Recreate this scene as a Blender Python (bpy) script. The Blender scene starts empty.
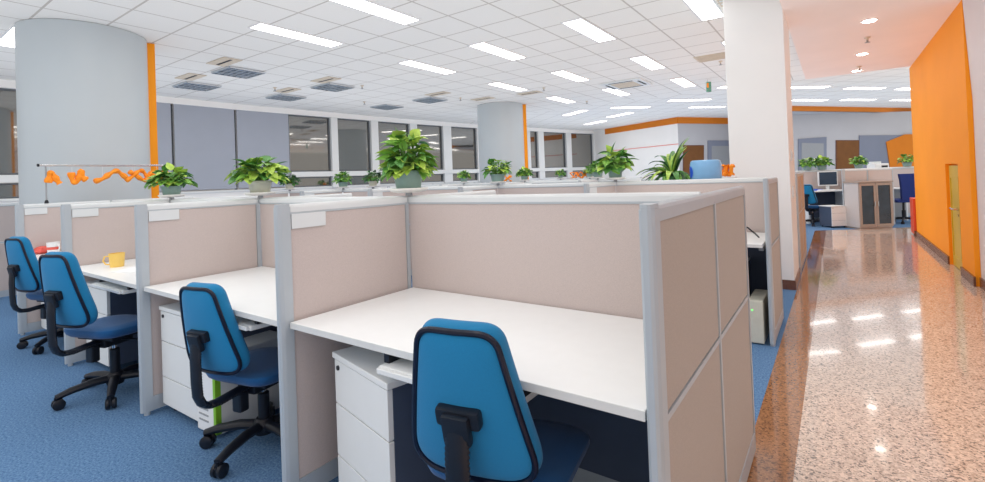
import bpy, bmesh, math, random
from mathutils import Vector, Matrix
from math import sin, cos, pi, radians

sc = bpy.context.scene
COL = sc.collection
Z = Vector((0, 0, 1))

# ------------------------------------------------------------------ camera
YAW, PITCH, ROLL, FPX, CYP, CAMH = 0.6191, 0.0107, -0.0375, 480.0, 174.03, 1.2817
fwd = Vector((-sin(YAW) * cos(PITCH), cos(YAW) * cos(PITCH), sin(PITCH)))
rt0 = Vector((cos(YAW), sin(YAW), 0)); up0 = rt0.cross(fwd)
rt = rt0 * cos(ROLL) + up0 * sin(ROLL); up = -rt0 * sin(ROLL) + up0 * cos(ROLL)
cd = bpy.data.cameras.new('camera'); cam = bpy.data.objects.new('camera', cd); COL.objects.link(cam)
M = Matrix((rt, up, -fwd)).transposed().to_4x4(); M.translation = Vector((0, 0, CAMH))
cam.matrix_world = M
cd.sensor_fit = 'HORIZONTAL'; cd.sensor_width = 36; cd.lens = FPX / 985 * 36
cd.shift_y = (CYP - 241) / 985; cd.clip_start = 0.05; cd.clip_end = 100
sc.camera = cam


def on_line(px, py, a, b):
    """where a sight line meets the upright wall through plan points a, b"""
    d = fwd + rt * (px - 492.5) / FPX - up * (py - CYP) / FPX
    ax, ay = a; bx, by = b
    ex, ey = bx - ax, by - ay
    t = (ax * ey - ay * ex) / (d.x * ey - d.y * ex)
    return Vector((d.x * t, d.y * t, CAMH + d.z * t))


# ------------------------------------------------------------------ materials
def P(name, rgb, rough=.5, metal=0., spec=.5, var=0., scale=40., bump=0., bscale=200., coat=0., emit=None, estr=0., alpha=1., sheen=0., trans=0., ior=None):
    m = bpy.data.materials.new(name); m.use_nodes = True
    nt = m.node_tree; b = nt.nodes['Principled BSDF']
    b.inputs['Base Color'].default_value = (*rgb, 1); b.inputs['Roughness'].default_value = rough
    b.inputs['Metallic'].default_value = metal; b.inputs['Specular IOR Level'].default_value = spec
    b.inputs['Coat Weight'].default_value = coat; b.inputs['Coat Roughness'].default_value = .03
    b.inputs['Sheen Weight'].default_value = sheen; b.inputs['Transmission Weight'].default_value = trans
    b.inputs['Alpha'].default_value = alpha
    if ior: b.inputs['IOR'].default_value = ior
    if emit: b.inputs['Emission Color'].default_value = (*emit, 1); b.inputs['Emission Strength'].default_value = estr
    tc = nt.nodes.new('ShaderNodeTexCoord')
    if var:
        n = nt.nodes.new('ShaderNodeTexNoise'); n.inputs['Scale'].default_value = scale; n.inputs['Detail'].default_value = 3
        r = nt.nodes.new('ShaderNodeValToRGB')
        r.color_ramp.elements[0].position = .3; r.color_ramp.elements[1].position = .7
        r.color_ramp.elements[0].color = (*[max(0, c * (1 - var)) for c in rgb], 1)
        r.color_ramp.elements[1].color = (*[min(1, c * (1 + var)) for c in rgb], 1)
        nt.links.new(tc.outputs['Object'], n.inputs['Vector']); nt.links.new(n.outputs['Fac'], r.inputs['Fac'])
        nt.links.new(r.outputs['Color'], b.inputs['Base Color'])
    if bump:
        n2 = nt.nodes.new('ShaderNodeTexNoise'); n2.inputs['Scale'].default_value = bscale
        bp = nt.nodes.new('ShaderNodeBump'); bp.inputs['Strength'].default_value = bump; bp.inputs['Distance'].default_value = .004
        nt.links.new(tc.outputs['Object'], n2.inputs['Vector']); nt.links.new(n2.outputs['Fac'], bp.inputs['Height'])
        nt.links.new(bp.outputs['Normal'], b.inputs['Normal'])
    return m


def ceiling_mat(name, base, line, ox, oy, rot=0., tile=.6, w=.022):
    m = bpy.data.materials.new(name); m.use_nodes = True; nt = m.node_tree; b = nt.nodes['Principled BSDF']
    b.inputs['Roughness'].default_value = .9
    g = nt.nodes.new('ShaderNodeNewGeometry'); mp = nt.nodes.new('ShaderNodeMapping')
    mp.inputs['Location'].default_value = (ox, oy, 0)
    mp.vector_type = 'TEXTURE'; mp.inputs['Rotation'].default_value = (0, 0, rot)
    nt.links.new(g.outputs['Position'], mp.inputs['Vector'])
    s = nt.nodes.new('ShaderNodeSeparateXYZ'); nt.links.new(mp.outputs['Vector'], s.inputs[0])
    outs = []
    for ax in 'XY':
        a = nt.nodes.new('ShaderNodeMath'); a.operation = 'PINGPONG'; a.inputs[1].default_value = tile / 2
        nt.links.new(s.outputs[ax], a.inputs[0])
        c = nt.nodes.new('ShaderNodeMath'); c.operation = 'LESS_THAN'; c.inputs[1].default_value = w / 2
        nt.links.new(a.outputs[0], c.inputs[0]); outs.append(c)
    mx = nt.nodes.new('ShaderNodeMath'); mx.operation = 'MAXIMUM'
    nt.links.new(outs[0].outputs[0], mx.inputs[0]); nt.links.new(outs[1].outputs[0], mx.inputs[1])
    n = nt.nodes.new('ShaderNodeTexNoise'); n.inputs['Scale'].default_value = 260
    nt.links.new(g.outputs['Position'], n.inputs['Vector'])
    r = nt.nodes.new('ShaderNodeValToRGB'); r.color_ramp.elements[0].position = .35; r.color_ramp.elements[1].position = .6
    r.color_ramp.elements[0].color = (*[c * .93 for c in base], 1); r.color_ramp.elements[1].color = (*base, 1)
    nt.links.new(n.outputs['Fac'], r.inputs[0])
    mix = nt.nodes.new('ShaderNodeMix'); mix.data_type = 'RGBA'
    nt.links.new(mx.outputs[0], mix.inputs['Factor']); nt.links.new(r.outputs[0], mix.inputs['A']); mix.inputs['B'].default_value = (*line, 1)
    nt.links.new(mix.outputs['Result'], b.inputs['Base Color'])
    return m


def granite(name, light, mid, dark, rough=.06, scale=95):
    m = bpy.data.materials.new(name); m.use_nodes = True; nt = m.node_tree; b = nt.nodes['Principled BSDF']
    b.inputs['Roughness'].default_value = rough; b.inputs['Specular IOR Level'].default_value = .6
    b.inputs['Coat Weight'].default_value = .35; b.inputs['Coat Roughness'].default_value = .03
    g = nt.nodes.new('ShaderNodeNewGeometry')
    v = nt.nodes.new('ShaderNodeTexVoronoi'); v.inputs['Scale'].default_value = scale
    nt.links.new(g.outputs['Position'], v.inputs['Vector'])
    s = nt.nodes.new('ShaderNodeSeparateColor'); nt.links.new(v.outputs['Color'], s.inputs[0])
    r = nt.nodes.new('ShaderNodeValToRGB'); r.color_ramp.interpolation = 'CONSTANT'
    e = r.color_ramp.elements; e[0].color = (*dark, 1); e[0].position = 0; e[1].color = (*mid, 1); e[1].position = .13
    x = e.new(.42); x.color = (*light, 1); x = e.new(.82); x.color = (*[min(1, c * 1.22) for c in light], 1)
    nt.links.new(s.outputs[0], r.inputs[0])
    n = nt.nodes.new('ShaderNodeTexNoise'); n.inputs['Scale'].default_value = 3; nt.links.new(g.outputs['Position'], n.inputs['Vector'])
    # joints between slabs
    sp = nt.nodes.new('ShaderNodeSeparateXYZ'); nt.links.new(g.outputs['Position'], sp.inputs[0])
    pp = nt.nodes.new('ShaderNodeMath'); pp.operation = 'PINGPONG'; pp.inputs[1].default_value = .6; nt.links.new(sp.outputs['Y'], pp.inputs[0])
    lt = nt.nodes.new('ShaderNodeMath'); lt.operation = 'LESS_THAN'; lt.inputs[1].default_value = .0018; nt.links.new(pp.outputs[0], lt.inputs[0])
    mix = nt.nodes.new('ShaderNodeMix'); mix.data_type = 'RGBA'; mix.inputs['B'].default_value = (*[c * .7 for c in mid], 1)
    nt.links.new(lt.outputs[0], mix.inputs['Factor']); nt.links.new(r.outputs[0], mix.inputs['A'])
    nt.links.new(mix.outputs['Result'], b.inputs['Base Color'])
    return m


def carpet_mat():
    m = bpy.data.materials.new('blue_carpet'); m.use_nodes = True; nt = m.node_tree; b = nt.nodes['Principled BSDF']
    b.inputs['Roughness'].default_value = 1; b.inputs['Specular IOR Level'].default_value = .1
    g = nt.nodes.new('ShaderNodeNewGeometry')
    n = nt.nodes.new('ShaderNodeTexNoise'); n.inputs['Scale'].default_value = 90; n.inputs['Detail'].default_value = 6; n.inputs['Roughness'].default_value = .75
    nt.links.new(g.outputs['Position'], n.inputs['Vector'])
    r = nt.nodes.new('ShaderNodeValToRGB'); r.color_ramp.elements[0].position = .36; r.color_ramp.elements[1].position = .66
    r.color_ramp.elements[0].color = (.045, .11, .235, 1); r.color_ramp.elements[1].color = (.17, .295, .47, 1)
    nt.links.new(n.outputs['Fac'], r.inputs[0]); nt.links.new(r.outputs[0], b.inputs['Base Color'])
    bp = nt.nodes.new('ShaderNodeBump'); bp.inputs['Strength'].default_value = .4; bp.inputs['Distance'].default_value = .006
    nt.links.new(n.outputs['Fac'], bp.inputs['Height']); nt.links.new(bp.outputs['Normal'], b.inputs['Normal'])
    return m


MT = dict(
    ceil=ceiling_mat('ceiling_tiles', (.82, .795, .755), (.52, .48, .44), -2.485, 5.58),
    ceil2=ceiling_mat('ceiling_tiles_turned', (.82, .795, .755), (.52, .48, .44), -2.8, 14, radians(50)),
    granite=granite('pale_granite', (.64, .51, .42), (.49, .38, .31), (.21, .18, .16), .10, 120),
    brown_granite=granite('brown_granite', (.33, .155, .07), (.26, .12, .055), (.14, .065, .035), .10, 120),
    carpet=carpet_mat(),
    white_wall=P('white_paint', (.85, .83, .80), .6, var=.02, scale=2),
    pillar=P('pillar_paint', (.81, .82, .82), .45, var=.015, scale=2),
    soffit=P('soffit_bounce_tint', (.86, .74, .69), .5, var=.02, scale=2),  # pink bounce from orange wall and granite is tinted into this colour
    rose_wall=P('rose_grey_paint', (.68, .64, .65), .6, var=.02, scale=2),
    grey_wall=P('lavender_grey_paint', (.46, .455, .47), .6, var=.02, scale=2),
    blue_grey=P('blue_grey_paint', (.20, .22, .28), .6, var=.03, scale=2),
    column=P('column_paint', (.47, .51, .53), .38, var=.015, scale=1.5),
    orange=P('orange_paint', (.93, .315, .003), .6, var=.03, scale=1.5),
    orange_d=P('orange_trim', (.62, .18, .006), .5, var=.03, scale=3),
    skirting=P('brown_skirting', (.16, .07, .045), .25, var=.15, scale=30),
    brown_door=P('brown_wood', (.17, .065, .015), .5, var=.08, scale=6),
    gold=P('yellow_gold_door', (.62, .42, .02), .3, var=.08, scale=4),
    chrome=P('chrome', (.75, .75, .76), .15, metal=1, var=.02),
    alu=P('silver_grey_profile', (.46, .505, .54), .38, metal=.25, var=.02, scale=10),
    cap=P('pale_grey_cap', (.64, .665, .67), .35, var=.01, scale=10),
    fabric_dim=P('shaded_beige_fabric', (.43, .355, .30), .95, var=.09, scale=420, bump=.25, bscale=700, sheen=.1),  # same panel fabric, darkened in colour for the dimmer corridor side
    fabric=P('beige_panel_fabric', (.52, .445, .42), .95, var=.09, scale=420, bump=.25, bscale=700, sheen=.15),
    desk=P('white_laminate', (.81, .83, .83), .32, var=.01, scale=20),
    desk_edge=P('desk_edge', (.62, .63, .62), .4, var=.02, scale=20),
    white_steel=P('white_steel', (.74, .75, .74), .4, var=.01, scale=10),
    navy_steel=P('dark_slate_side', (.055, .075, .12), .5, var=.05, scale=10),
    tray=P('white_tray_plastic', (.70, .72, .72), .4, var=.02),
    grey_plastic=P('grey_plastic', (.30, .31, .32), .5, var=.03),
    black=P('black_plastic', (.006, .008, .014), .42, var=.1, scale=60),
    piping=P('black_piping', (.002, .004, .018), .3, var=.1, scale=60),
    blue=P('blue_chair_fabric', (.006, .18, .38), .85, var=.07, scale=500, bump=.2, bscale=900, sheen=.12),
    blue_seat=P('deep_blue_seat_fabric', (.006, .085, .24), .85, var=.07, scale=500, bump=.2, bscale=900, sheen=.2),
    navy=P('navy_fabric', (.012, .03, .16), .85, var=.07, scale=300),
    glass_dark=P('night_glass', (.33, .32, .30), .04, metal=.92, var=.02, scale=1),
    mullion=P('pale_mullion', (.72, .72, .70), .45, var=.01),
    mullion_d=P('dark_mullion', (.12, .13, .14), .4, var=.05),
    blind=P('lavender_grey_blind', (.36, .38, .43), .8, var=.02, scale=3),
    lamp=P('lit_diffuser', (1, 1, 1), .5, emit=(1, .97, .93), estr=5.2, var=.001),
    downlamp=P('lit_downlight', (1, 1, 1), .5, emit=(1, .93, .84), estr=20, var=.001),
    louver=P('louver_reflection_tint', (.33, .40, .50), .3, metal=.3, var=.5, scale=11),  # blotchy blue stands in for blue reflections in the louvre tray
    beige_plate=P('beige_plate', (.62, .53, .42), .6, var=.06, scale=8),
    dark=P('dark_slot', (.03, .03, .035), .6, var=.1),
    pot=P('grey_green_pot', (.22, .32, .29), .45, var=.05, scale=20),
    pot2=P('pale_stone_pot', (.52, .52, .45), .5, var=.06, scale=20),
    plate=P('cream_plate', (.74, .73, .69), .35, var=.02),
    soil=P('soil', (.05, .035, .02), .95, var=.4, scale=80),
    leaf1=P('leaf_bright', (.42, .60, .10), .4, var=.25, scale=25),
    leaf2=P('leaf_mid', (.20, .42, .07), .4, var=.25, scale=25),
    leaf3=P('leaf_dark', (.08, .24, .05), .4, var=.3, scale=25),
    leaf4=P('leaf_deep', (.03, .10, .035), .45, var=.3, scale=25),
    stem=P('leaf_stem', (.12, .25, .05), .6, var=.15),
    yellow=P('yellow_mug', (.82, .55, .13), .3, var=.02),
    ceramic=P('white_ceramic', (.8, .8, .8), .25, var=.01),
    red=P('red_print', (.75, .12, .09), .5, var=.05),
    paper=P('white_paper', (.80, .81, .82), .8, var=.02),
    lime=P('lime_stripe', (.22, .50, .03), .4, var=.03),
    beige_pc=P('beige_computer_case', (.55, .55, .47), .5, var=.03),
    ribbon=P('orange_ribbon', (.98, .28, .012), .55, var=.15, scale=25),
    water=P('blue_water_bottle', (.22, .45, .72), .15, var=.06, scale=8),
    cobalt=P('cobalt_label', (.02, .10, .65), .4, var=.03),
    cab_side=P('pale_taupe_side', (.52, .49, .48), .5, var=.03),
    cab_frame=P('taupe_cabinet_frame', (.33, .27, .23), .5, var=.04),
    cab_glass=P('smoked_glass', (.02, .03, .045), .08, spec=.8, var=.3, scale=6),
    screen=P('dark_screen', (.03, .05, .08), .2, var=.2, scale=3),
    red_wood=P('red_cabinet', (.65, .07, .025), .4, var=.05),
    green_led=P('green_light', (.1, .6, .1), .5, emit=(.2, 1, .2), estr=1.5, var=.01),
    exit_g=P('sign_green', (.12, .30, .22), .5, var=.05),
)


# ------------------------------------------------------------------ mesh helpers
class B:
    def __init__(s): s.bm = bmesh.new(); s.mi = 0; s.mats = []

    def mat(s, m):
        if m not in s.mats: s.mats.append(m)
        s.mi = s.mats.index(m); return s

    def face(s, vs):
        try:
            f = s.bm.faces.new(vs); f.material_index = s.mi; return f
        except ValueError:
            return None

    def box(s, x0, x1, y0, y1, z0, z1, bev=0., T=None):
        T = T or Matrix()
        bm2 = bmesh.new()
        v = [bm2.verts.new((x, y, z)) for z in (z0, z1) for y in (y0, y1) for x in (x0, x1)]
        for q in ((0, 2, 3, 1), (4, 5, 7, 6), (0, 1, 5, 4), (2, 6, 7, 3), (0, 4, 6, 2), (1, 3, 7, 5)): bm2.faces.new([v[i] for i in q])
        if bev: bmesh.ops.bevel(bm2, geom=bm2.edges[:], offset=bev, segments=2, profile=.6, affect='EDGES')
        s._merge(bm2, T); return s

    def _merge(s, bm2, T=None):
        T = T or Matrix(); mp = {}
        for v in bm2.verts: mp[v] = s.bm.verts.new(T @ v.co)
        for f in bm2.faces: s.face([mp[v] for v in f.verts])
        bm2.free()

    def prism(s, pts, z0, z1, T=None):
        T = T or Matrix()
        lo = [s.bm.verts.new(T @ Vector((x, y, z0))) for x, y in pts]; hi = [s.bm.verts.new(T @ Vector((x, y, z1))) for x, y in pts]
        n = len(pts); s.face(lo[::-1]); s.face(hi)
        for i in range(n): s.face([lo[i], lo[(i + 1) % n], hi[(i + 1) % n], hi[i]])
        return s

    def lathe(s, prof, c=(0, 0, 0), seg=24, T=None, cap=True):
        T = T or Matrix(); rings = []
        for r, z in prof:
            rings.append([s.bm.verts.new(T @ (Vector(c) + Vector((r * cos(2 * pi * i / seg), r * sin(2 * pi * i / seg), z)))) for i in range(seg)])
        for a, b in zip(rings, rings[1:]):
            for i in range(seg): s.face([a[i], a[(i + 1) % seg], b[(i + 1) % seg], b[i]])
        if cap: s.face(rings[0][::-1]); s.face(rings[-1])
        return s

    def tube(s, pts, r, seg=10, closed=False, sq=None):
        pts = [Vector(p) for p in pts]; n = len(pts); rings = []
        rr = r if isinstance(r, (list, tuple)) else [r] * n
        ref = None
        for i, p in enumerate(pts):
            a = pts[(i - 1) % n] if (closed or i > 0) else p; b = pts[(i + 1) % n] if (closed or i < n - 1) else p
            t = (b - a).normalized()
            if ref is None:
                ref = t.cross(Z) if abs(t.z) < .9 else t.cross(Vector((1, 0, 0)))
            ref = (ref - t * ref.dot(t)).normalized(); bn = t.cross(ref)
            fx, fy = sq or (1, 1)
            rings.append([s.bm.verts.new(p + (ref * cos(2 * pi * k / seg) * fx + bn * sin(2 * pi * k / seg) * fy) * rr[i]) for k in range(seg)])
        m = n if closed else n - 1
        for i in range(m):
            a, b = rings[i], rings[(i + 1) % n]
            for k in range(seg): s.face([a[k], a[(k + 1) % seg], b[(k + 1) % seg], b[k]])
        if not closed: s.face(rings[0][::-1]); s.face(rings[-1])
        return s

    def build(s, name, mat, parent=None, smooth=False, loc=None):
        if not s.mats: s.mats = [mat]
        bmesh.ops.recalc_face_normals(s.bm, faces=s.bm.faces)
        me = bpy.data.meshes.new(name); s.bm.to_mesh(me); s.bm.free()
        for m in s.mats: me.materials.append(MT[m])
        if smooth:
            me.shade_smooth()
            try: me.set_sharp_from_angle(angle=radians(40))
            except Exception: pass
        o = bpy.data.objects.new(name, me); COL.objects.link(o)
        if loc: o.location = loc
        if parent: o.parent = parent
        return o


def box(name, mat, parent, *a, bev=0., T=None, smooth=False):
    return B().box(*a, bev=bev, T=T).build(name, mat, parent, smooth)


def tag(o, label, cat, group=None):
    o['label'] = label; o['category'] = cat
    if group: o['group'] = group
    return o


def thing(name, label, cat, loc=(0, 0, 0), rz=0., group=None):
    o = bpy.data.objects.new(name, None); COL.objects.link(o); o.empty_display_size = .1
    o.location = loc; o.rotation_euler = (0, 0, rz)
    return tag(o, label, cat, group)


def struct(o): o['kind'] = 'structure'; return o


def dup(o, parent=None):
    c = o.copy(); COL.objects.link(c)
    if parent: c.parent = parent
    for ch in list(o.children): dup(ch, c)
    return c


def place(o, first, loc, rz=0., label=None, scale=None):
    r = o if first else dup(o)
    r.location = loc; r.rotation_euler = (0, 0, rz)
    if label: r['label'] = label
    if scale: r.scale = (scale,) * 3
    return r


H = 3.25      # tiled ceiling
HS = 2.95     # lowered corridor ceiling

# ================================================================== SETTING
WL = [(-11.35, -3), (-11.35, 2), (-11.35, 4), (-11.35, 6), (-11.2, 7.5), (-11.05, 9), (-10.85, 11), (-10.5, 13), (-10.1, 15), (-9.6, 17), (-9.2, 18.5), (-8.7, 20)]
FW0 = on_line(795, 170, (-0.6, 20.0), (3.2, 22.9)); FWa, FWb = (-1.6, 19.07), (3.6, 23.2)
BA, BB, BC, BD = (-7.95, 19.6), (-4.5, 17.8), (-3.1, 20.0), (-2.3, 21.26)

floor = B().prism([(-12, -3.2), (-.37, -3.2), (-.37, 11.62), (.05, 11.9), (1.6, 13.0), (4.2, 14.9), (4.2, 25), (-12, 25)], -.1, 0).build('floor', 'carpet')
struct(floor)
struct(B().prism([(-.37, -3.2), (-.185, -3.2), (-.185, 11.755), (-.37, 11.62)], -.1, .0015).build('floor', 'brown_granite'))
struct(B().prism([(-.185, -3.2), (1.34, -3.2), (1.34, 11.1), (4.2, 11.1), (4.2, 14.9), (1.6, 13.0), (.05, 11.9), (-.185, 11.755)], -.1, .0015).build('floor', 'granite'))

# ceilings
struct(B().box(-12, 4.4, -3.2, 12.7, H, H + .1).build('ceiling', 'ceil'))
struct(B().box(-12, 4.4, 12.7, 25, H, H + .1).build('ceiling', 'ceil2'))
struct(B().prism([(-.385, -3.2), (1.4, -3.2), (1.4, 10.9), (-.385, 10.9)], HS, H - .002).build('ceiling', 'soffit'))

# right side: orange wall standing out of the pale wall
ow = B()
ow.prism([(1.13, 7.45), (1.6, 7.45), (1.6, 6.85), (1.13, 6.85)], 0, HS)           # before the niche
ow.prism([(1.13, 11.12), (1.6, 11.12), (1.6, 8.2), (1.13, 8.2)], 0, HS)
ow.prism([(1.13, 8.2), (1.6, 8.2), (1.6, 7.45), (1.13, 7.45)], 1.26, HS)
ow.prism([(1.19, 8.2), (1.6, 8.2), (1.6, 7.45), (1.19, 7.45)], 0, 1.26)
struct(ow.build('wall_right', 'orange'))
nw = B()
prof = [(1.172, 0), (1.172, 1.9), (1.131, HS), (1.6, HS), (1.6, 0)]
lo = [nw.bm.verts.new((x, -3.2, z)) for x, z in prof]; hi = [nw.bm.verts.new((x, 6.845, z)) for x, z in prof]
nw.face(lo); nw.face(hi[::-1])
for i in range(5): nw.face([lo[i], lo[(i + 1) % 5], hi[(i + 1) % 5], hi[i]])
struct(nw.build('wall_right', 'rose_wall'))
bb = B().box(1.112, 1.13, 6.83, 7.45, 0, .1).box(1.112, 1.13, 8.2, 11.13, 0, .1)
struct(bb.build('baseboard_right', 'skirting'))
struct(B().box(1.155, 1.172, -3.2, 6.82, 0, .1).build('baseboard_right', 'skirting'))
struct(B().box(1.095, 1.13, 11.12, 11.14, 0, .1).build('baseboard_right', 'skirting'))

# low yellow door in the niche
dr = box('door_1', 'gold', None, 1.155, 1.188, 7.5, 8.15, .01, 1.24, bev=.004); struct(dr)
dfm = B().box(1.147, 1.155, 7.58, 8.07, .12, .14).box(1.147, 1.155, 7.58, 8.07, 1.09, 1.11).box(1.147, 1.155, 7.58, 7.6, .14, 1.09).box(1.147, 1.155, 8.05, 8.07, .14, 1.09)
dfm.build('door_moulding', 'gold', dr)
hd = B().lathe([(.02, 0), (.02, .02)], T=Matrix.Translation((1.155, 7.64, .73)) @ Matrix.Rotation(-pi / 2, 4, 'Y'), seg=16)
hd.tube([(1.145, 7.64, .73), (1.105, 7.64, .73), (1.10, 7.68, .73), (1.10, 7.79, .735)], .01)
hd.lathe([(.015, 0), (.015, .012)], T=Matrix.Translation((1.155, 7.64, .66)) @ Matrix.Rotation(-pi / 2, 4, 'Y'), seg=16)
hd.build('door_handle', 'chrome', dr, True)

# white pillar
pil = struct(box('wall_pillar', 'pillar', None, -.955, -.385, 5.93, 6.72, 0, H, bev=.006))
pil.name = 'trim_pillar'
struct(B().box(-.967, -.373, 5.918, 6.732, 0, .1).build('baseboard_pillar', 'skirting'))
for i, (yy, zz, n_) in enumerate(((6.2, 1.42, 'upper'), (6.2, 1.02, 'lower'))):
    s_ = thing('wall_switch', f'small pale plate on the side of the white pillar, {n_} of the two', 'switch', (-.385, yy, zz))
    box('plate', 'tray', s_, 0, .012, -.045, .045, -.06, .06, bev=.003); box('rocker', 'ceramic', s_, .012, .018, -.02, .02, -.03, .03, bev=.002)

# left curved wall: sill wall, ledge, fascia, windows and blinds
def off(p, i, d):
    a = Vector(WL[max(i - 1, 0)]); b = Vector(WL[min(i + 1, len(WL) - 1)]); t = (b - a).normalized()
    return (p[0] + t.y * d, p[1] - t.x * d)
def strip(name, mat, z0, z1, d0, d1):
    pts = [off(p, i, d0) for i, p in enumerate(WL)] + [off(p, i, d1) for i, p in list(enumerate(WL))[::-1]]
    bmm = B()
    for i in range(len(WL) - 1):
        bmm.prism([off(WL[i], i, d0), off(WL[i + 1], i + 1, d0), off(WL[i + 1], i + 1, d1), off(WL[i], i, d1)], z0, z1)
    return struct(bmm.build(name, mat))
strip('wall_left', 'white_wall', 0, 1.22, -.25, 0)
#LEDGE       # ledge rail
strip('trim_2', 'mullion', 1.22, 1.26, -.1, .05)
strip('trim_3', 'white_wall', 3.12, H, -.25, .1)        # curtain box

def seg_at(px):
    best = None
    for i in range(len(WL) - 1):
        a, b = WL[i], WL[i + 1]
        p = on_line(px, 150, a, b)
        e = Vector(b) - Vector(a); t = (Vector((p.x, p.y)) - Vector(a)).dot(e) / e.dot(e)
        if -1e-3 <= t <= 1.001: return Vector((p.x, p.y))
    return Vector(WL[-1])
wn = [0]
def window(p0, p1):
    wn[0] += 1
    e = p1 - p0; L = e.length; rz = math.atan2(e.y, e.x)
    f = B()
    w = .035
    for z0, z1 in ((1.66, 3.12), (1.26, 1.52)):
        f.box(0, w * .4, -.02, .05, z0, z1).box(L - w, L, -.02, .05, z0, z1).box(w * .4, L - w, -.02, .05, z0, z0 + .03).box(w, L - w, -.02, .05, z1 - .03, z1)
    o = f.build(f'window_{wn[0]}', 'mullion_d'); struct(o)
    g = B().box(w, L - w, .012, .018, 1.69, 3.09).box(w, L - w, .012, .018, 1.29, 1.49)
    g.build('pane', 'glass_dark', o)
    o.location = (p0.x, p0.y, 0); o.rotation_euler = (0, 0, rz)
def mullion(p0, p1):
    e = p1 - p0; rz = math.atan2(e.y, e.x)
    o = box('trim_mullion', 'mullion', None, 0, e.length, -.1, .03, 1.22, 3.13)
    o.location = (p0.x, p0.y, 0); o.rotation_euler = (0, 0, rz); struct(o); o.name = 'trim_4'
window(Vector((-11.35, -1.9)), Vector((-11.35, -.15))); mullion(Vector((-11.35, -.15)), Vector((-11.35, .1)))
window(Vector((-11.35, .1)), Vector((-11.35, 2.3)))
spans = [(289, 330, 336.5), (336.5, 370, 377), (377, 409, 416), (416, 442, 450), (450, 476, 480), (480, 503, 510), (510, 526, 529), (529, 537, 542.5), (542.5, 565, 570), (570, 592, 593)]
for a, b, c in spans:
    window(seg_at(a), seg_at(b)); mullion(seg_at(b), seg_at(c))
mullion(Vector((-11.35, 2.3)), Vector((-11.35, 2.5)))
def ledge(p):
    for k in range(len(p) - 1):
        a, b = p[k], p[k + 1]; n = Vector((b.y - a.y, a.x - b.x)).normalized()
        bb_.prism([(a - n * .06).to_tuple(), (b - n * .06).to_tuple(), (b + n * .13).to_tuple(), (a + n * .13).to_tuple()], 1.53, 1.655)
bb_ = B(); ledge([Vector((-11.35, -3)), Vector((-11.35, 2.45))]); struct(bb_.build('trim_1', 'mullion'))
bb_ = B(); ledge([seg_at(q) for q in (289, 310, 336, 358, 385, 413, 440, 462, 490, 515, 541, 567, 592)]); struct(bb_.build('trim_1', 'mullion'))
bl_px = [None, 172, 235, 289]
edges = [Vector((-11.35, 2.5)), seg_at(172), seg_at(235), seg_at(289)]
for i in range(3):
    a, b = edges[i], edges[i + 1]
    t = thing('roller_blind', ['lowered grey roller blind nearest the big round column', 'lowered grey roller blind, middle of three on the curved wall', 'lowered grey roller blind beside the first bare window'][i],
              'blind', ((a.x + b.x) / 2, (a.y + b.y) / 2, 1.3), math.atan2((b - a).y, (b - a).x), 'grey blinds on the curved wall')
    L = (b - a).length
    box('blind_sheet', 'blind', t, -L / 2 + .03, L / 2 - .03, -.07, -.065, 0, 1.82)
    B().tube([(-L / 2 + .03, -.068, 0), (L / 2 - .03, -.068, 0)], .012).build('bottom_rail', 'blind', t, True)
    struct(box('trim_5', 'mullion_d', None, a.x - .04, a.x + .0, a.y - .03, a.y + .03, 1.26, 3.12))
struct(box('wall_left', 'white_wall', None, -11.6, -11.36, 2.4, 6.9, 1.2, 3.2))

# far walls with the orange band
def wallseg(name, a, b, z0, z1, mat, th=.15, d=0.):
    a, b = Vector(a), Vector(b); e = b - a; n = Vector((-e.y, e.x)).normalized()
    if n.y < 0: n = -n
    return B().prism([(a + n * d).to_tuple(), (b + n * d).to_tuple(), (b + n * (d + th)).to_tuple(), (a + n * (d + th)).to_tuple()], z0, z1).build(name, mat)
struct(wallseg('wall_back', BA, BB, 0, 3.02, 'white_wall'))
struct(wallseg('trim_6', BA, BB, 3.02, H, 'orange_d', .17, -.02))
struct(wallseg('wall_back', BB, BD, 0, 3.02, 'grey_wall'))
struct(wallseg('trim_7', BB, BD, 3.02, H, 'orange_d', .17, -.02))
struct(wallseg('trim_8', BA, BB, 2.28, 2.3, 'red', .02, -.012))
struct(wallseg('wall_back', WL[-1], BA, 0, H, 'white_wall'))
struct(wallseg('trim_9', (-1.35, 17.5), (2.9, 23.4), 3.10, H, 'orange_d', .15))
struct(wallseg('wall_back', BD, FWa, 0, 3.1, 'grey_wall'))
struct(wallseg('wall_back', FWa, FWb, 0, 3.1, 'grey_wall'))
struct(B().prism([(-1.4, 17.6), (2.9, 23.5), (2.4, 24), (-3.5, 22)], 3.10, 3.14).build('ceiling', 'grey_wall'))

def wall_panel(name, mat, pxs, a, b, th=.03):
    """flat board fixed on the wall through a, b; outline of upright corners"""
    pts = [on_line(x, y, a, b) for x, y in pxs]
    e = Vector((b[0] - a[0], b[1] - a[1], 0)).normalized(); n = Vector((e.y, -e.x, 0))
    if n.y > 0: n = -n
    bmm = B(); fr = [bmm.bm.verts.new(p + n * th) for p in pts]; bk = [bmm.bm.verts.new(p + n * .001) for p in pts]
    k = len(pts); bmm.face(fr); bmm.face(bk[::-1])
    for i in range(k): bmm.face([fr[i], fr[(i + 1) % k], bk[(i + 1) % k], bk[i]])
    return bmm.build(name, mat)
struct(wall_panel('door_2', 'brown_door', [(836.5, 141), (858, 141), (858, 186), (836.5, 186)], FWa, FWb))
struct(wall_panel('trim_10', 'skirting', [(835.5, 140.2), (858.8, 140.2), (858.8, 186), (835.5, 186)], FWa, FWb, .02))
struct(wall_panel('trim_11', 'blue_grey', [(798, 139), (826, 137), (826, 186), (798, 186)], FWa, FWb))
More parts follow.
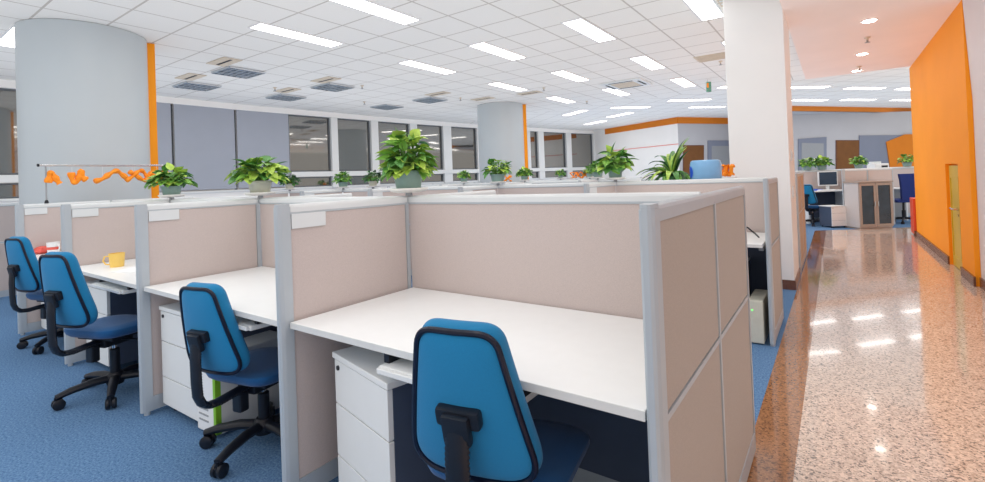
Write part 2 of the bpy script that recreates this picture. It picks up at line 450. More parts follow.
struct(wall_panel('trim_12', 'grey_plastic', [(801, 143), (823, 143.5), (823, 186), (801, 186)], FWa, FWb, .035))
struct(wall_panel('trim_13', 'blue_grey', [(858.8, 135.5), (922, 135), (922, 184), (858.8, 184)], FWa, FWb))
struct(wall_panel('trim_14', 'orange_d', [(885, 142), (904, 134.5), (922, 134), (922, 175), (890, 175)], FWa, FWb, .06))
struct(wall_panel('door_3', 'brown_door', [(683.5, 146), (703, 146), (703, 190), (683.5, 190)], BB, BD))
struct(wall_panel('trim_15', 'skirting', [(682.8, 145.2), (703.6, 145.2), (703.6, 190), (682.8, 190)], BB, BD, .02))
struct(wall_panel('door_4', 'blue_grey', [(707.5, 140.5), (733, 140.5), (733, 190), (707.5, 190)], BB, BD))
struct(wall_panel('trim_16', 'grey_plastic', [(711, 146), (730, 146), (730, 190), (711, 190)], BB, BD, .035))

# round columns with a thin orange fin
def column(x, y, r, a, label):
    t = thing('round_column', label, 'column', (x, y, 0)); t['kind'] = 'structure'
    B().lathe([(r, 0), (r, H - .005)], seg=96, cap=False).build('shaft', 'column', t, True)
    B().lathe([(r + .012, 0), (r + .012, .1)], seg=96).build('base_ring', 'skirting', t, True)
    d = Vector((cos(a), sin(a))); q = Vector((-d.y, d.x))
    T = Matrix.Translation((0, 0, 0)) @ Matrix.Rotation(a, 4, 'Z')
    B().box(r - .12, r + .085, -.03, .03, 0, H - .005, T=T).build('orange_fin', 'orange', t)
    return t
column(-7.47, 1.93, .62, radians(78), 'big round grey column with an orange edge behind the cubicles on the left')
column(-7.24, 10.62, .61, radians(34), 'distant round grey column with an orange edge in front of the windows')

# ================================================================== CEILING FITTINGS
def make_light():
    t = thing('ceiling_light', '', 'ceiling light', group='lit strip lights in the tiled ceiling')
    f = B().box(-.145, .145, -.6, -.58, -.012, .0).box(-.145, .145, .58, .6, -.012, .0).box(-.145, -.125, -.58, .58, -.012, .0).box(.125, .145, -.58, .58, -.012, .0)
    f.build('frame', 'ceramic', t)
    box('diffuser', 'lamp', t, -.125, .125, -.58, .58, -.009, -.003)
    return t
LT = make_light(); first = [True]
def light(x, y, rz, label, grp=None):
    o = place(LT, first[0], (x, y, H - .001), rz, label); first[0] = False
    return o
cols_x = {'first': -1.2, 'second': -2.63, 'third': -4.15, 'fourth': -5.62}
rows = [(-1.15, 'nearest'), (1.27, 'second nearest'), (3.66, 'third nearest'), (6.12, 'fourth nearest'), (8.6, 'fifth nearest'), (11.05, 'sixth nearest')]
for cn, cx in cols_x.items():
    for ry, rn in rows:
        light(cx, ry, 0, f'lit ceiling strip light, {cn} line left of the corridor, {rn} of that line')
light(-8.1, 1.45, radians(90), 'lit ceiling strip light turned sideways left of the big column')
far = [(-3.17, 13.85, 40, 'behind the small exit sign'), (-4.83, 13.9, 42, 'left of the one behind the exit sign'), (-3.1, 15.8, 47, 'right above the orange band corner'),
       (-6.5, 13.65, -33, 'just right of the distant column'), (-5.7, 15.35, -30, 'above the orange band, left end'),
       (-.5, 14.05, 42, 'front line over the corridor, leftmost'), (.7, 15.5, 50, 'front line over the corridor, middle'), (1.8, 16.8, 50, 'front line over the corridor, rightmost'),
       (-.52, 16.8, 50, 'back line over the corridor, leftmost'), (.65, 18.05, 50, 'back line over the corridor, middle'), (1.9, 19.5, 50, 'back line over the corridor, rightmost'),
       (-1.7, 12.7, 42, 'beside the white pillar top'), (-7.9, 12.2, -33, 'left of the distant column'), (-7.2, 16.8, -30, 'in front of the last windows')]
for x, y, a, n_ in far:
    o = light(x, y, radians(a - 90), f'distant slanting ceiling strip light, {n_}')
# square mirror louvre lights, switched off
lv0 = thing('louver_light', '', 'ceiling light', group='square louvre lights by the windows')
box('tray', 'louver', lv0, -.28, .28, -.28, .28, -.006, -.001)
g = B()
for k in range(7): g.box(-.29, .29, -.3 + k * .1 - .006, -.3 + k * .1 + .006, -.03, -.006)
g.build('louver_grid', 'alu', lv0)
g = B()
for k in range(4): g.box(-.3 + k * .2 - .008, -.3 + k * .2 + .008, -.29, .29, -.031, -.007)
g.build('louver_blade', 'chrome', lv0)
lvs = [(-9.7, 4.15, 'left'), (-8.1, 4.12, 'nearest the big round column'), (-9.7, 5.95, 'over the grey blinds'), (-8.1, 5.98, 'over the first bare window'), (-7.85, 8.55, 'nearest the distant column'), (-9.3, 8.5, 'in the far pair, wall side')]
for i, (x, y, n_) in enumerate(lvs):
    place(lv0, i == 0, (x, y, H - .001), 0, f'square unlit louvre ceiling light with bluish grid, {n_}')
vb0 = thing('air_vent', '', 'vent', group='beige slot vents in the ceiling')
box('vent_plate', 'beige_plate', vb0, -.28, .28, -.14, .14, -.012, -.001, bev=.003)
box('slot', 'dark', vb0, -.22, .22, -.02, .02, -.014, -.012)
for i, (x, y, n_, s_) in enumerate([(-9.0, 3.75, 'nearest the left column', 1), (-7.6, 3.65, 'beside the near louvre light', 1), (-9.0, 5.55, 'above the grey blinds', 1), (-7.65, 5.5, 'left of the long strip lights', 1), (-7.2, 8.1, 'beside the far louvre light', 1), (-5.7, 9.6, 'between two strip lights far back', 1), (-6.9, 9.4, 'in front of the distant column', 1)]):
    place(vb0, i == 0, (x, y, H - .001), 0, f'small beige slot vent in the tiled ceiling, {n_}')
ac = thing('air_conditioner', 'beige ceiling cassette air conditioner with dark slots behind the strip lights', 'air conditioner', (-3.62, 10.2, H))
box('casing', 'tray', ac, -.44, .44, -.44, .44, -.03, -.001, bev=.006); box('grille', 'beige_plate', ac, -.24, .24, -.26, .26, -.04, -.03)
for a in range(4):
    box('louver_slot', 'dark', ac, -.26, .26, .33, .37, -.034, -.03, T=Matrix.Rotation(a * pi / 2, 4, 'Z'))
pv = thing('return_grille', 'flat beige return air grille left of the white pillar top', 'vent', (-1.62, 9.0, H))
box('grille_frame', 'beige_plate', pv, -.29, .29, -.24, .24, -.012, -.001)
gg = B()
for k in range(9): gg.box(-.26, .26, -.2 + k * .05 - .012, -.2 + k * .05 + .012, -.016, -.012)
gg.build('grille_slats', 'beige_plate', pv)
pv2 = thing('return_grille', 'long grey green grille beside the nearest strip light by the pillar', 'vent', (-.93, 5.4, H))
box('grille_frame', 'beige_plate', pv2, -.1, .1, -.6, .9, -.012, -.001)
gg = B()
for k in range(12): gg.box(-.085, .085, -.55 + k * .12, -.5 + k * .12, -.016, -.012)
gg.build('grille_slats', 'tray', pv2)
sp0 = thing('sprinkler', '', 'sprinkler', group='small ceiling sprinklers')
B().lathe([(.028, -.001), (.028, -.008), (.012, -.012), (.01, -.03)], seg=14).build('escutcheon', 'beige_plate', sp0, True)
B().lathe([(.009, -.03), (.009, -.05), (.024, -.052), (.024, -.056)], seg=12).build('deflector', 'grey_plastic', sp0, True)
for i, (x, y, z_, n_) in enumerate([(-7.62, 6.32, H, 'left of the far louvre light'), (-7.2, 8.9, H, 'near the distant column'), (-9.1, 7.6, H, 'by the windows'), (-5.14, 9.28, H, 'between two strip lights'), (-5.26, 11.8, H, 'far behind the strip lights'), (-1.6, 9.44, H, 'beside the white pillar'), (-8.92, 5.24, H, 'over the grey blinds'), (.41, 7.97, HS, 'between the first two corridor downlights'), (.40, 10.2, HS, 'by the farthest corridor downlight')]):
    place(sp0, i == 0, (x, y, z_), 0, f'small metal ceiling sprinkler {n_}', 1.25)
dl0 = thing('downlight', '', 'downlight', group='round downlights over the corridor')
B().lathe([(.078, -.001), (.078, -.006), (.066, -.008)], seg=32).build('ring', 'ceramic', dl0, True)
B().lathe([(.066, -.009), (.066, -.0105)], seg=32).build('lens', 'downlamp', dl0)
for i, (x, y, n_) in enumerate([(.39, 7.06, 'nearest of the three in view'), (.40, 9.09, 'middle of the three in view'), (.38, 10.6, 'farthest of the three in view'), (.4, 5.0, 'just over the frame'), (.4, 3.0, 'above the near corridor floor'), (.4, 1.0, 'above the camera side')]):
    place(dl0, i == 0, (x, y, HS), 0, f'round lit corridor downlight, {n_}')
rv = B().lathe([(.1, -.001), (.1, -.012), (.07, -.02), (.06, -.012), (.03, -.02)], seg=28).build('round_vent', 'beige_plate', None, True, (.75, 10.75, HS))
rv.location = (.95, 12.6, H)
tag(rv, 'round beige air vent in the ceiling past the corridor downlights', 'vent')
ex = thing('hanging_sign', 'small green and orange sign hanging from the ceiling left of the pillar', 'sign', (-2.15, 11.1, H), radians(35))
box('sign_box', 'exit_g', ex, -.05, .11, -.03, .03, -.3, -.06); box('lit_panel', 'ribbon', ex, -.05, .02, -.034, -.03, -.2, -.09)
B().tube([(0, 0, -.001), (0, 0, -.07)], .008).build('sign_rod', 'chrome', ex); ex.scale = (.6, .6, .9)

# ================================================================== CUBICLE PARTITIONS
HP = 1.21; ZM = .71; TH = .05
def panel_parts(t, L, plate=0, endcap=True, seams=(), lower=True, post=(True, True), cap='cap', fab='fabric'):
    """a partition running along local +y from 0 to L"""
    prof = [(-.015, 1.178), (-.015, 1.198), (-.0105, 1.206), (0, 1.211), (.0105, 1.206), (.015, 1.198), (.015, 1.178)]
    b_ = B(); e = .0
    a0 = [b_.bm.verts.new((x, -.004, z)) for x, z in prof]; a1 = [b_.bm.verts.new((x, L + .002, z)) for x, z in prof]
    b_.face(a0); b_.face(a1[::-1])
    for i in range(len(prof)): b_.face([a0[i], a0[(i + 1) % len(prof)], a1[(i + 1) % len(prof)], a1[i]])
    b_.build('cap_rail', cap, t)
    ys = [0.] + list(seams) + [L]
    for i in range(len(ys) - 1):
        y0, y1 = ys[i] + .018, ys[i + 1] - .012
        box('upper_panel', fab, t, -.011, .011, y0, y1, ZM + .012, 1.169, bev=.002)
        box('lower_panel', fab, t, -.011, .011, y0, y1, .1, ZM - .012, bev=.002)
    fr = B().box(-.0145, .0145, .0, L, 1.169, 1.180).box(-.0135, .0135, .0, L, ZM - .008, ZM + .008).box(-.0145, .0145, 0, L, .02, .1)
    for s in ys[1:-1] + ([L] if post[1] else []): fr.box(-.015, .015, s - .01, s + .01, .02, 1.18)
    fr.build('frame', 'alu', t)
    if post[0]:
        pb = B(); pts = []
        w = .0175
        pts = [(-w, .026), (-w, -.012), (-w * .8, -.026), (-w * .4, -.032), (w * .4, -.032), (w * .8, -.026), (w, -.012), (w, .026)]
        pb.prism(pts, .02, 1.200); pb.prism([(x * .9, y * .9) for x, y in pts], 1.200, 1.212)
        pb.lathe([(.016, 0), (.016, .02)], seg=12)
        pb.build('end_post', 'alu', t, False)
    if plate:
        for s in ((1,) if plate == 1 else (-1,)):
            x0, x1 = (.0125, .019) if s > 0 else (-.019, -.0125)
            box('name_holder', 'cap', t, x0, x1, .03, .19, 1.11, 1.17, bev=.0015)

def partition(label, x, y, L, rz=0., grp=None, **k):
    t = thing('partition_panel', label, 'cubicle divider', (x, y, 0), rz, grp)
    panel_parts(t, L, **k); return t

X = [-.36 - 1.457 * i for i in range(8)]
Yf, Yb, Yc = 1.08, 1.79, 2.53
partition('tall beige divider along the granite corridor nearest the camera, in four fabric fields', -.350, 1.10, 2.43 - 1.10, seams=(.67,), cap='alu', fab='fabric_dim')
nm = ['the empty front desk and its right neighbour', 'the desk with the big leafy plant and the one left of it', 'the yellow mug desk and the plain desk', 'the far left end']
lab_front = ['beige divider at the left of the nearest desk, ending in a grey post', 'beige divider between the second desk and the yellow mug desk', 'beige divider between the yellow mug desk and the desk with the white cup', 'leftmost front divider with a pale name holder under the rack']
for i in range(1, 5):
    partition(lab_front[i - 1], X[i], Yf, Yb - Yf - .03, plate=1, post=(True, True))
lab_spine = ['wide beige divider behind the nearest desk', 'wide beige divider behind the second desk with the green striped computer below', 'wide beige divider behind the yellow mug', 'wide beige divider behind the white cup desk']
for i in range(4):
    partition(lab_spine[i], X[i] - .03, Yb, 1.457 - .03, radians(90), post=(False, False))
for i in range(1, 5):
    partition(f'rear side divider of the front cubicle row, {["nearest", "second", "third", "fourth"][i-1]} left of the corridor side', X[i], Yb + .03, Yc - Yb, post=(False, True))
# little clips where four panels meet
jn = 0
ordn = ['first', 'second', 'third', 'fourth', 'fifth', 'sixth', 'seventh', 'eighth']
def cluster(row, yf, x0, imin, imax, rear=True, front_missing=()):
    yb = yf + .71; yc = yb + .73
    for i in range(imin, imax + 1):
        xx = x0 if i == 0 else X[i]
        if i == 0:
            partition(f'beige divider facing the corridor, end of the {row} cubicle row', xx, yf, yb - yf + (.0 if row == 'second' else .73), seams=() if row == 'second' else (yb - yf,), cap='alu', fab='fabric_dim')
        else:
            partition(f'front side divider of the {row} cubicle row, {ordn[i]} one from the corridor', xx, yf, yb - yf - .03, plate=1, post=(True, False))
            if rear: partition(f'rear side divider of the {row} cubicle row, {ordn[i]} one from the corridor', xx, yb + .03, yc - yb, post=(False, True))
        if i < imax:
            xn = x0 if i == 0 else X[i]
            L = xn - X[i + 1] - .03
            partition(f'wide cross divider of the {row} cubicle row, {ordn[i]} one from the corridor', xn - .03, yb, L, radians(90), post=(False, False))
cluster('second', 3.99, -.41, 0, 5)
cluster('third', 6.95, -.39, 0, 5)
cluster('fourth', 9.9, -.36, 1, 6)
t = partition('low pinkish divider with a socket at the far left edge, before the windows', -8.67, -1.2, 1.6)
t = partition('low pinkish divider at the far left edge, ending behind the big column', -8.67, .4, 1.4, post=(False, True))
so = box('wall_socket', 'ceramic', None, -8.648, -8.638, 1.22, 1.3, .58, .64, bev=.002); tag(so, 'small white power socket low on the far left divider', 'socket')

# ------------------------------------------------------------------ desks, pedestals, trays
def desk(name_label, x1, x0, y0, y1, grp='white desktops in the front row'):
    t = thing('desk', name_label, 'desk', ((x0 + x1) / 2, y0, 0), 0, grp)
    w = (x0 - x1) / 2; d = y1 - y0
    box('desktop', 'desk', t, -w, w, 0, d, .715, .74, bev=.002)
    box('edge_band', 'desk_edge', t, -w, w, -.002, .0, .716, .739)
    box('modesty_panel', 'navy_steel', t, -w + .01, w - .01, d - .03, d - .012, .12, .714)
    b_ = B().box(-w + .005, -w + .035, .1, d - .05, .68, .714).box(w - .035, w - .005, .1, d - .05, .68, .714)
    b_.build('bracket', 'grey_plastic', t)
    return t
ordl = ['nearest white desk, bare, with a blue chair before it', 'second white desk from the front, bare, left of the nearest divider', 'white desk holding the yellow mug and papers', 'white desk holding the white cup at the far left']
for i in range(4):
    desk(ordl[i], X[i + 1] + .025, (-.372 if i == 0 else X[i] - .025), (Yf + .006 if i == 0 else Yf - .006), Yb - .018)
desk('white desk in the corridor end bay of the second row, with a black cable', X[1] + .032, -.443, 3.92, 4.665, None)

def make_pedestal():
    t = thing('drawer_pedestal', '', 'drawer cabinet', group='white drawer pedestals under the desks')
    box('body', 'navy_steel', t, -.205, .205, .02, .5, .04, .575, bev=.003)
    box('top', 'white_steel', t, -.215, .215, -.005, .51, .575, .597, bev=.003)
    for z0, z1 in ((.05, .20), (.205, .40), (.405, .57)):
        d = box('drawer', 'white_steel', t, -.205, .205, 0, .02, z0, z1, bev=.002)
    B().lathe([(.009, 0), (.009, .006)], T=Matrix.Translation((-.17, 0, .545)) @ Matrix.Rotation(pi / 2, 4, 'X'), seg=14).build('lock', 'dark', t)
    for sx in (-.17, .17):
        for sy in (.06, .44):
            B().lathe([(.02, 0), (.02, .04)], c=(sx, sy, 0), seg=12).build('caster', 'black', t)
    return t
ped = make_pedestal()
place(ped, True, (-1.45, 1.14, 0), radians(-13), 'white drawer pedestal under the nearest desk, left of its chair', 1.03)
place(ped, False, (X[2] + .255, 1.15, 0), radians(1), 'white drawer pedestal under the second desk, beside the green striped computer')
place(ped, False, (X[3] + .27, 1.17, 0), radians(2), 'white drawer pedestal under the desk with the yellow mug')
place(ped, False, (X[4] + .235, 1.2, 0), radians(0), 'white drawer pedestal under the far left desk', .95)
place(ped, False, (-.80, 4.05, 0), radians(0), 'white drawer pedestal under the desk with the black cable', .92)

def make_tray():
    t = thing('keyboard_tray', '', 'keyboard tray', group='keyboard trays under the desktops')
    box('shelf', 'tray', t, -.27, .27, -.03, .25, -.012, .012, bev=.008)
    for s in (-1, 1): box('runner', 'black', t, s * .26 - .012, s * .26 + .012, 0, .3, .012, .05)
    box('wrist_edge', 'tray', t, -.26, .26, -.045, -.03, -.008, .01, bev=.003)
    return t
tr = make_tray()
place(tr, True, (-.99, 1.10, .665), 0, 'pale keyboard tray under the nearest desktop, behind the chair back')
place(tr, False, (-2.38, 1.12, .665), 0, 'pale keyboard tray under the second desktop')
place(tr, False, (-3.88, 1.11, .665), 0, 'pale keyboard tray under the desk with the yellow mug')
place(tr, False, (-5.30, 1.12, .665), 0, 'pale keyboard tray under the far left desktop')

# ------------------------------------------------------------------ swivel chair
def outline(wt, wb, h, rt_, rb_, n=7):
    """rounded trapezoid, bottom at 0, top at h"""
    cs = [(-wb / 2, 0), (wb / 2, 0), (wt / 2, h), (-wt / 2, h)]; rs = [rb_, rb_, rt_, rt_]; out = []
    for i in range(4):
        p = Vector(cs[i]); a = (Vector(cs[i - 1]) - p).normalized(); b = (Vector(cs[(i + 1) % 4]) - p).normalized(); r = rs[i]
        for k in range(n + 1):
            t_ = k / n; q0 = p + a * r; q1 = p + b * r
            out.append((1 - t_) ** 2 * q0 + 2 * t_ * (1 - t_) * p + t_ ** 2 * q1)
    # subdivide the long edges
    res = []
    for i in range(len(out)):
        a, b = out[i], out[(i + 1) % len(out)]; d = (b - a).length; m = max(1, int(d / .04))
        for k in range(m): res.append(a.lerp(b, k / m))
    return res
def pad(pts, layers, f):
    """layers = (scale, depth) rings; f maps (u, v, depth) to a point"""
    b_ = B(); c = Vector((0, sum(p.y for p in pts) / len(pts))); rings = []
    for s, d in layers:
        rings.append([b_.bm.verts.new(f((c + (p - c) * s).x, (c + (p - c) * s).y, d)) for p in pts])
    for a, r in zip(rings, rings[1:]):
        for i in range(len(pts)): b_.face([a[i], a[(i + 1) % len(pts)], r[(i + 1) % len(pts)], r[i]])
    for r, d in ((rings[0], layers[0][1]), (rings[-1], layers[-1][1])):
        cv = b_.bm.verts.new(f(c.x, c.y, d))
        for i in range(len(pts)): b_.face([cv, r[i], r[(i + 1) % len(pts)]])
    return b_

ZB = .48; HT = .43; TL = .233
def backf(u, v, d):     # depth d: + is forward; shallow curve across the width
    curve = .9 * u * u
    y = -.27 - v * sin(TL) + (d + curve) * cos(TL) + .10 * (v / HT) ** 2 * .25
    return Vector((u, y, ZB + v * cos(TL) + (d + curve) * sin(TL)))
def make_chair():
    t = thing('swivel_chair', '', 'office chair', group='blue swivel chairs')
    ol = outline(.205, .36, HT, .05, .09)
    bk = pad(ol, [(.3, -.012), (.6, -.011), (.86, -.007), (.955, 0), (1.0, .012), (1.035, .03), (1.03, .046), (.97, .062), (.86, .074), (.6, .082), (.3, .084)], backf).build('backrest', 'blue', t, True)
    for m in range(2):
        bk.modifiers.new('Subdivision', 'SUBSURF').levels = 1 if m == 0 else 0
    cpt = Vector((0, sum(p.y for p in ol) / len(ol)))
    B().tube([backf((cpt + (p - cpt) * .985).x, (cpt + (p - cpt) * .985).y, .001) for p in ol], .0085, seg=8, closed=True).build('piping', 'piping', bk, True)
    # bracket and ribbed support bar
    vb = .20
    p0 = backf(0, vb, -.016)
    br = B()
    T = Matrix.Translation(p0) @ Matrix.Rotation(TL, 4, 'X')
    br.box(-.058, .058, -.018, .018, -.022, .03, bev=.012, T=T).box(-.036, .036, -.034, -.008, -.06, .022, bev=.01, T=T)
    br.build('back_bracket', 'black', t, True)
    yy = p0.y - .018
    path = [Vector((0, yy + .005, p0.z)), Vector((0, yy - .002, p0.z - .1)), Vector((0, yy, .46)), Vector((0, yy + .004, .40)), Vector((0, yy + .02, .362)), Vector((0, yy + .05, .338)), Vector((0, yy + .10, .332)), Vector((0, -.12, .342)), Vector((0, .0, .355))]
    pts = []
    for i in range(len(path) - 1):
        m = max(2, int((path[i + 1] - path[i]).length / .0065))
        for k in range(m): pts.append(path[i].lerp(path[i + 1], k / m))
    pts.append(path[-1]); rr = [.024 + (.0028 if i % 2 else 0) for i in range(len(pts))]
    B().tube(pts, rr, seg=12, sq=(.6, 1.25)).build('support_bar', 'black', t, True)
    # seat
    so_ = outline(.42, .40, .42, .12, .09, 8)
    zs = ZB - .045
    def seatf(u, v, d): return Vector((u, -.19 + v, zs + d + .012 * ((v - .2) / .2) ** 2 * (1 if v < .2 else -1.6) + .05 * u * u))
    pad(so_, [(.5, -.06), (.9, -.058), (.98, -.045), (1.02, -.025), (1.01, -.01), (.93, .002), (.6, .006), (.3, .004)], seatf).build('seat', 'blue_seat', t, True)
    box('seat_pan', 'black', t, -.15, .15, -.12, .16, zs - .078, zs - .056, bev=.01)
    box('mechanism', 'black', t, -.06, .06, -.1, .08, zs - .13, zs - .076, bev=.012)
    B().tube([(.04, .0, zs - .1), (.17, .02, zs - .105), (.22, .02, zs - .1)], [.006, .006, .011]).build('lever', 'black', t, True)
    box('knob', 'black', t, -.03, .03, -.155, -.105, zs - .2, zs - .1, bev=.012)
    B().lathe([(.033, .1), (.033, .12), (.027, .125), (.027, .27), (.022, .275)], seg=20).build('gas_cover', 'black', t, True)
    B().lathe([(.014, .27), (.014, zs - .1)], seg=16).build('gas_lift', 'chrome', t, True)
    sb = thing('star_base', '', ''); del sb['label']; del sb['category']; sb.parent = t
    sb2 = B().lathe([(.045, .06), (.05, .075), (.05, .115), (.036, .135)], seg=20)
    bpy.data.objects.remove(sb)
    sb = sb2.build('star_base', 'black', t, True)
    for k in range(5):
        a = 2 * pi * k / 5; T = Matrix.Rotation(a, 4, 'Z')
        pts = [T @ Vector(p) for p in ((.03, 0, .1), (.12, 0, .103), (.22, 0, .09), (.29, 0, .072))]
        B().tube(pts, [.028, .027, .024, .019], seg=10, sq=(1., .85)).build('leg', 'black', sb, True)
        c = B(); c.mat('black')
        TT = T @ Matrix.Translation((.29, 0, 0))
        c.lathe([(.008, .045), (.008, .075)], T=TT, seg=10)
        for s in (-1, 1):
            c.lathe([(.025, -.011), (.031, -.007), (.031, .007), (.025, .011)], T=TT @ Matrix.Translation((-.012, s * .016, .0315)) @ Matrix.Rotation(pi / 2, 4, 'X'), seg=18)
        c.box(-.032, .012, -.006, .006, .02, .052, bev=.004, T=TT)
        c.build('caster', 'black', sb, True)
    return t
ch = make_chair()
def chair(first_, bx, by, th, zb, base_ang, label, s=None):
    o = ch if first_ else dup(ch)
    hub = (bx - sin(th) * .27, by + cos(th) * .27)
    o.location = (hub[0], hub[1], 0); o.rotation_euler = (0, 0, th); o['label'] = label
    k = zb / ZB if s is None else s
    o.scale = (1, 1, k)
    for c in o.children:
        if c.name.startswith('star_base'): c.rotation_euler = (0, 0, radians(base_ang) - th); c.scale = (1, 1, 1 / k)
    return o
o = chair(True, -.822, 1.004, .213, .48, -100, 'large blue swivel chair in the foreground at the nearest desk'); o.scale.x = 1.09
chair(False, -2.316, 1.017, .219, .456, -142, 'blue swivel chair at the second desk, before the white drawers')
chair(False, -3.733, .838, .336, .50, -93, 'blue swivel chair at the desk with the yellow mug')
chair(False, -5.43, .961, .266, .505, -120, 'leftmost blue swivel chair, at the white cup desk')

# ------------------------------------------------------------------ small things on and under desks
def mug(name, loc, mat, label, r=.042, h=.09, rz=0., band=None):
    t = thing(name, label, 'mug', loc, rz)
    B().lathe([(r * .86, 0), (r, h), (r - .004, h), (r * .82, .006)], seg=28).build('cup_body', mat, t, True)
    B().tube([(r * .93, 0, h * .82), (r + .022, 0, h * .8), (r + .03, 0, h * .5), (r + .016, 0, h * .25), (r * .9, 0, h * .2)], .0055, seg=8).build('handle', mat if not band else 'ceramic', t, True)
    if band:
        B().lathe([(r * .935, h * .35), (r * .975, h * .6)], seg=28, cap=False).build('printed_band', band, t, True)
    return t
mug('mug', (-4.34, 1.27, .74), 'yellow', 'yellow mug on the third desk from the front', .05, .1, radians(248))
mug('mug', (-6.0, 1.27, .74), 'ceramic', 'white cup with a red band on the far left desk', .05, .105, radians(20), 'red')
rb = thing('cloth_bundle', 'small red crumpled cloth beside the white cup on the far left desk', 'cloth', (-6.12, 1.22, .74))
b_ = B(); random.seed(4)
b_.lathe([(.05, 0), (.075, .02), (.06, .045), (.03, .06), (.008, .062)], seg=16)
for v in b_.bm.verts: v.co += Vector((random.uniform(-.012, .012), random.uniform(-.012, .012), random.uniform(0, .008)))
b_.build('cloth', 'red', rb, True)
pp = [(-4.05, 1.32, 25, 'lying flat in front of the yellow mug'), (-3.8, 1.42, -8, 'lying right of the yellow mug'), (-4.28, 1.5, 60, 'behind the yellow mug'), (-3.62, 1.34, 12, 'near the post right of the yellow mug')]
for i, (x, y, a, n_) in enumerate(pp):
    o = B().box(-.105, .105, -.148, .148, 0, .0012 + .0008 * i).build('paper_sheet', 'paper', None, loc=(x, y, .7405 + .0014 * i)); o.rotation_euler = (0, 0, radians(a))
    tag(o, f'white paper sheet {n_}', 'paper', 'papers on the yellow mug desk')
bk_ = thing('notepad', 'stack of white pads beside the divider post on the yellow mug desk', 'notepad', (-3.9, 1.62, .74), radians(10))
box('pages', 'paper', bk_, -.1, .1, -.07, .07, 0, .03); box('cover', 'grey_plastic', bk_, -.1, .1, -.07, .07, .03, .033)

pc = thing('computer_tower', 'white desktop computer with a lime green stripe under the second desk', 'computer', (-2.72, 1.16, 0), radians(3))
box('case', 'white_steel', pc, -.095, .095, .02, .42, .015, .42, bev=.008); box('front_cover', 'ceramic', pc, -.095, .07, 0, .02, .015, .42, bev=.006)
box('lime_stripe', 'lime', pc, .071, .095, -.002, .03, .02, .41, bev=.003)
for k in range(4): box('vent_slot', 'grey_plastic', pc, -.07, .02, -.003, 0, .07 + k * .03, .078 + k * .03)
pc2 = thing('computer_tower', 'beige desktop computer with a green light under the cable desk', 'computer', (-.51, 3.97, 0), radians(0))
box('case', 'beige_pc', pc2, -.05, .05, .02, .4, .01, .32, bev=.01); box('front_cover', 'beige_pc', pc2, -.05, .05, -.005, .02, .01, .32, bev=.008)
B().lathe([(.006, 0), (.006, .004)], T=Matrix.Translation((-.02, -.005, .25)) @ Matrix.Rotation(pi / 2, 4, 'X'), seg=10).build('power_light', 'green_led', pc2)
cb = B().tube([(-.78, 4.36, .8), (-.72, 4.3, .86), (-.64, 4.26, .845), (-.57, 4.2, .83), (-.52, 4.22, .78), (-.5, 4.25, .75)], .006)
tag(cb.build('power_cable', 'black', None, True), 'black cable curling over the desk of the second row', 'cable')
mo = thing('telephone', 'black telephone at the back of the second row desk', 'telephone', (-.82, 4.42, .74), radians(20))
box('phone_base', 'black', mo, -.09, .09, -.1, .1, 0, .04, bev=.01); B().tube([(-.05, -.1, .06), (-.05, -.07, .085), (-.05, .07, .085), (-.05, .1, .06)], [.022, .015, .015, .022]).build('handset', 'black', mo, True)
ms = B().lathe([(.03, 0), (.034, .01), (.026, .028), (.008, .034)], seg=18).build('computer_mouse', 'beige_plate', None, True, (-.66, 4.0, .74)); tag(ms, 'small beige mouse at the edge of the desk with the black cable', 'mouse')

# ------------------------------------------------------------------ plants
def leaf(b_, base, d, nrm, L, W, droop, rnd):
    side = d.cross(nrm).normalized(); nrm = side.cross(d).normalized()
    n = 5; prof = [0.12, .8, 1.0, .82, .45, 0.]; rows_ = []
    p = base.copy(); dd = d.copy()
    for i in range(n + 1):
        w = W * prof[i]
        rows_.append([b_.bm.verts.new(p - side * w * .5 + nrm * w * .14), b_.bm.verts.new(p.copy()), b_.bm.verts.new(p + side * w * .5 + nrm * w * .14)])
        dd = (dd - Z * droop / n).normalized(); p = p + dd * L / n
    for a, c in zip(rows_, rows_[1:]):
        b_.face([a[0], a[1], c[1], c[0]]); b_.face([a[1], a[2], c[2], c[1]])
def bushy(seed, n, R, Hh, L, mats, pot_r, squash=1., low=-.25):
    rnd = random.Random(seed); b_ = B()
    for m in mats: b_.mat(m)
    b_.mat('stem')
    for i in range(n):
        az = rnd.uniform(0, 2 * pi); u = rnd.random(); el = min(1.2, math.asin(max(-1, min(1, low + (1 - low) * u))))
        k = rnd.uniform(.45, 1.) ** .6
        out = Vector((cos(az) * cos(el), sin(az) * cos(el), sin(el)))
        tip = Vector((out.x * R * k, out.y * R * k * squash, max(-.03, out.z * Hh * k + .02)))
        root = Vector((cos(az) * pot_r * .4, sin(az) * pot_r * .4, -.02))
        mid = root.lerp(tip, .55) + Z * .04
        b_.mat('stem'); b_.tube([root, mid, tip], .0022, seg=3)
        b_.mat(mats[int(rnd.random() ** 1.1 * len(mats)) % len(mats)])
        d = Vector((out.x, out.y, out.z * .5 - .15 + rnd.uniform(-.35, .35))) + Vector((rnd.uniform(-.5, .5), rnd.uniform(-.5, .5), 0))
        d.normalize(); nn = (Z * .8 + out * .7 + Vector((rnd.uniform(-.4, .4), rnd.uniform(-.4, .4), 0))).normalized()
        s = rnd.uniform(.7, 1.2)
        leaf(b_, tip, d, nn, L * s, L * .8 * s, rnd.uniform(.2, .9), rnd)
    return b_
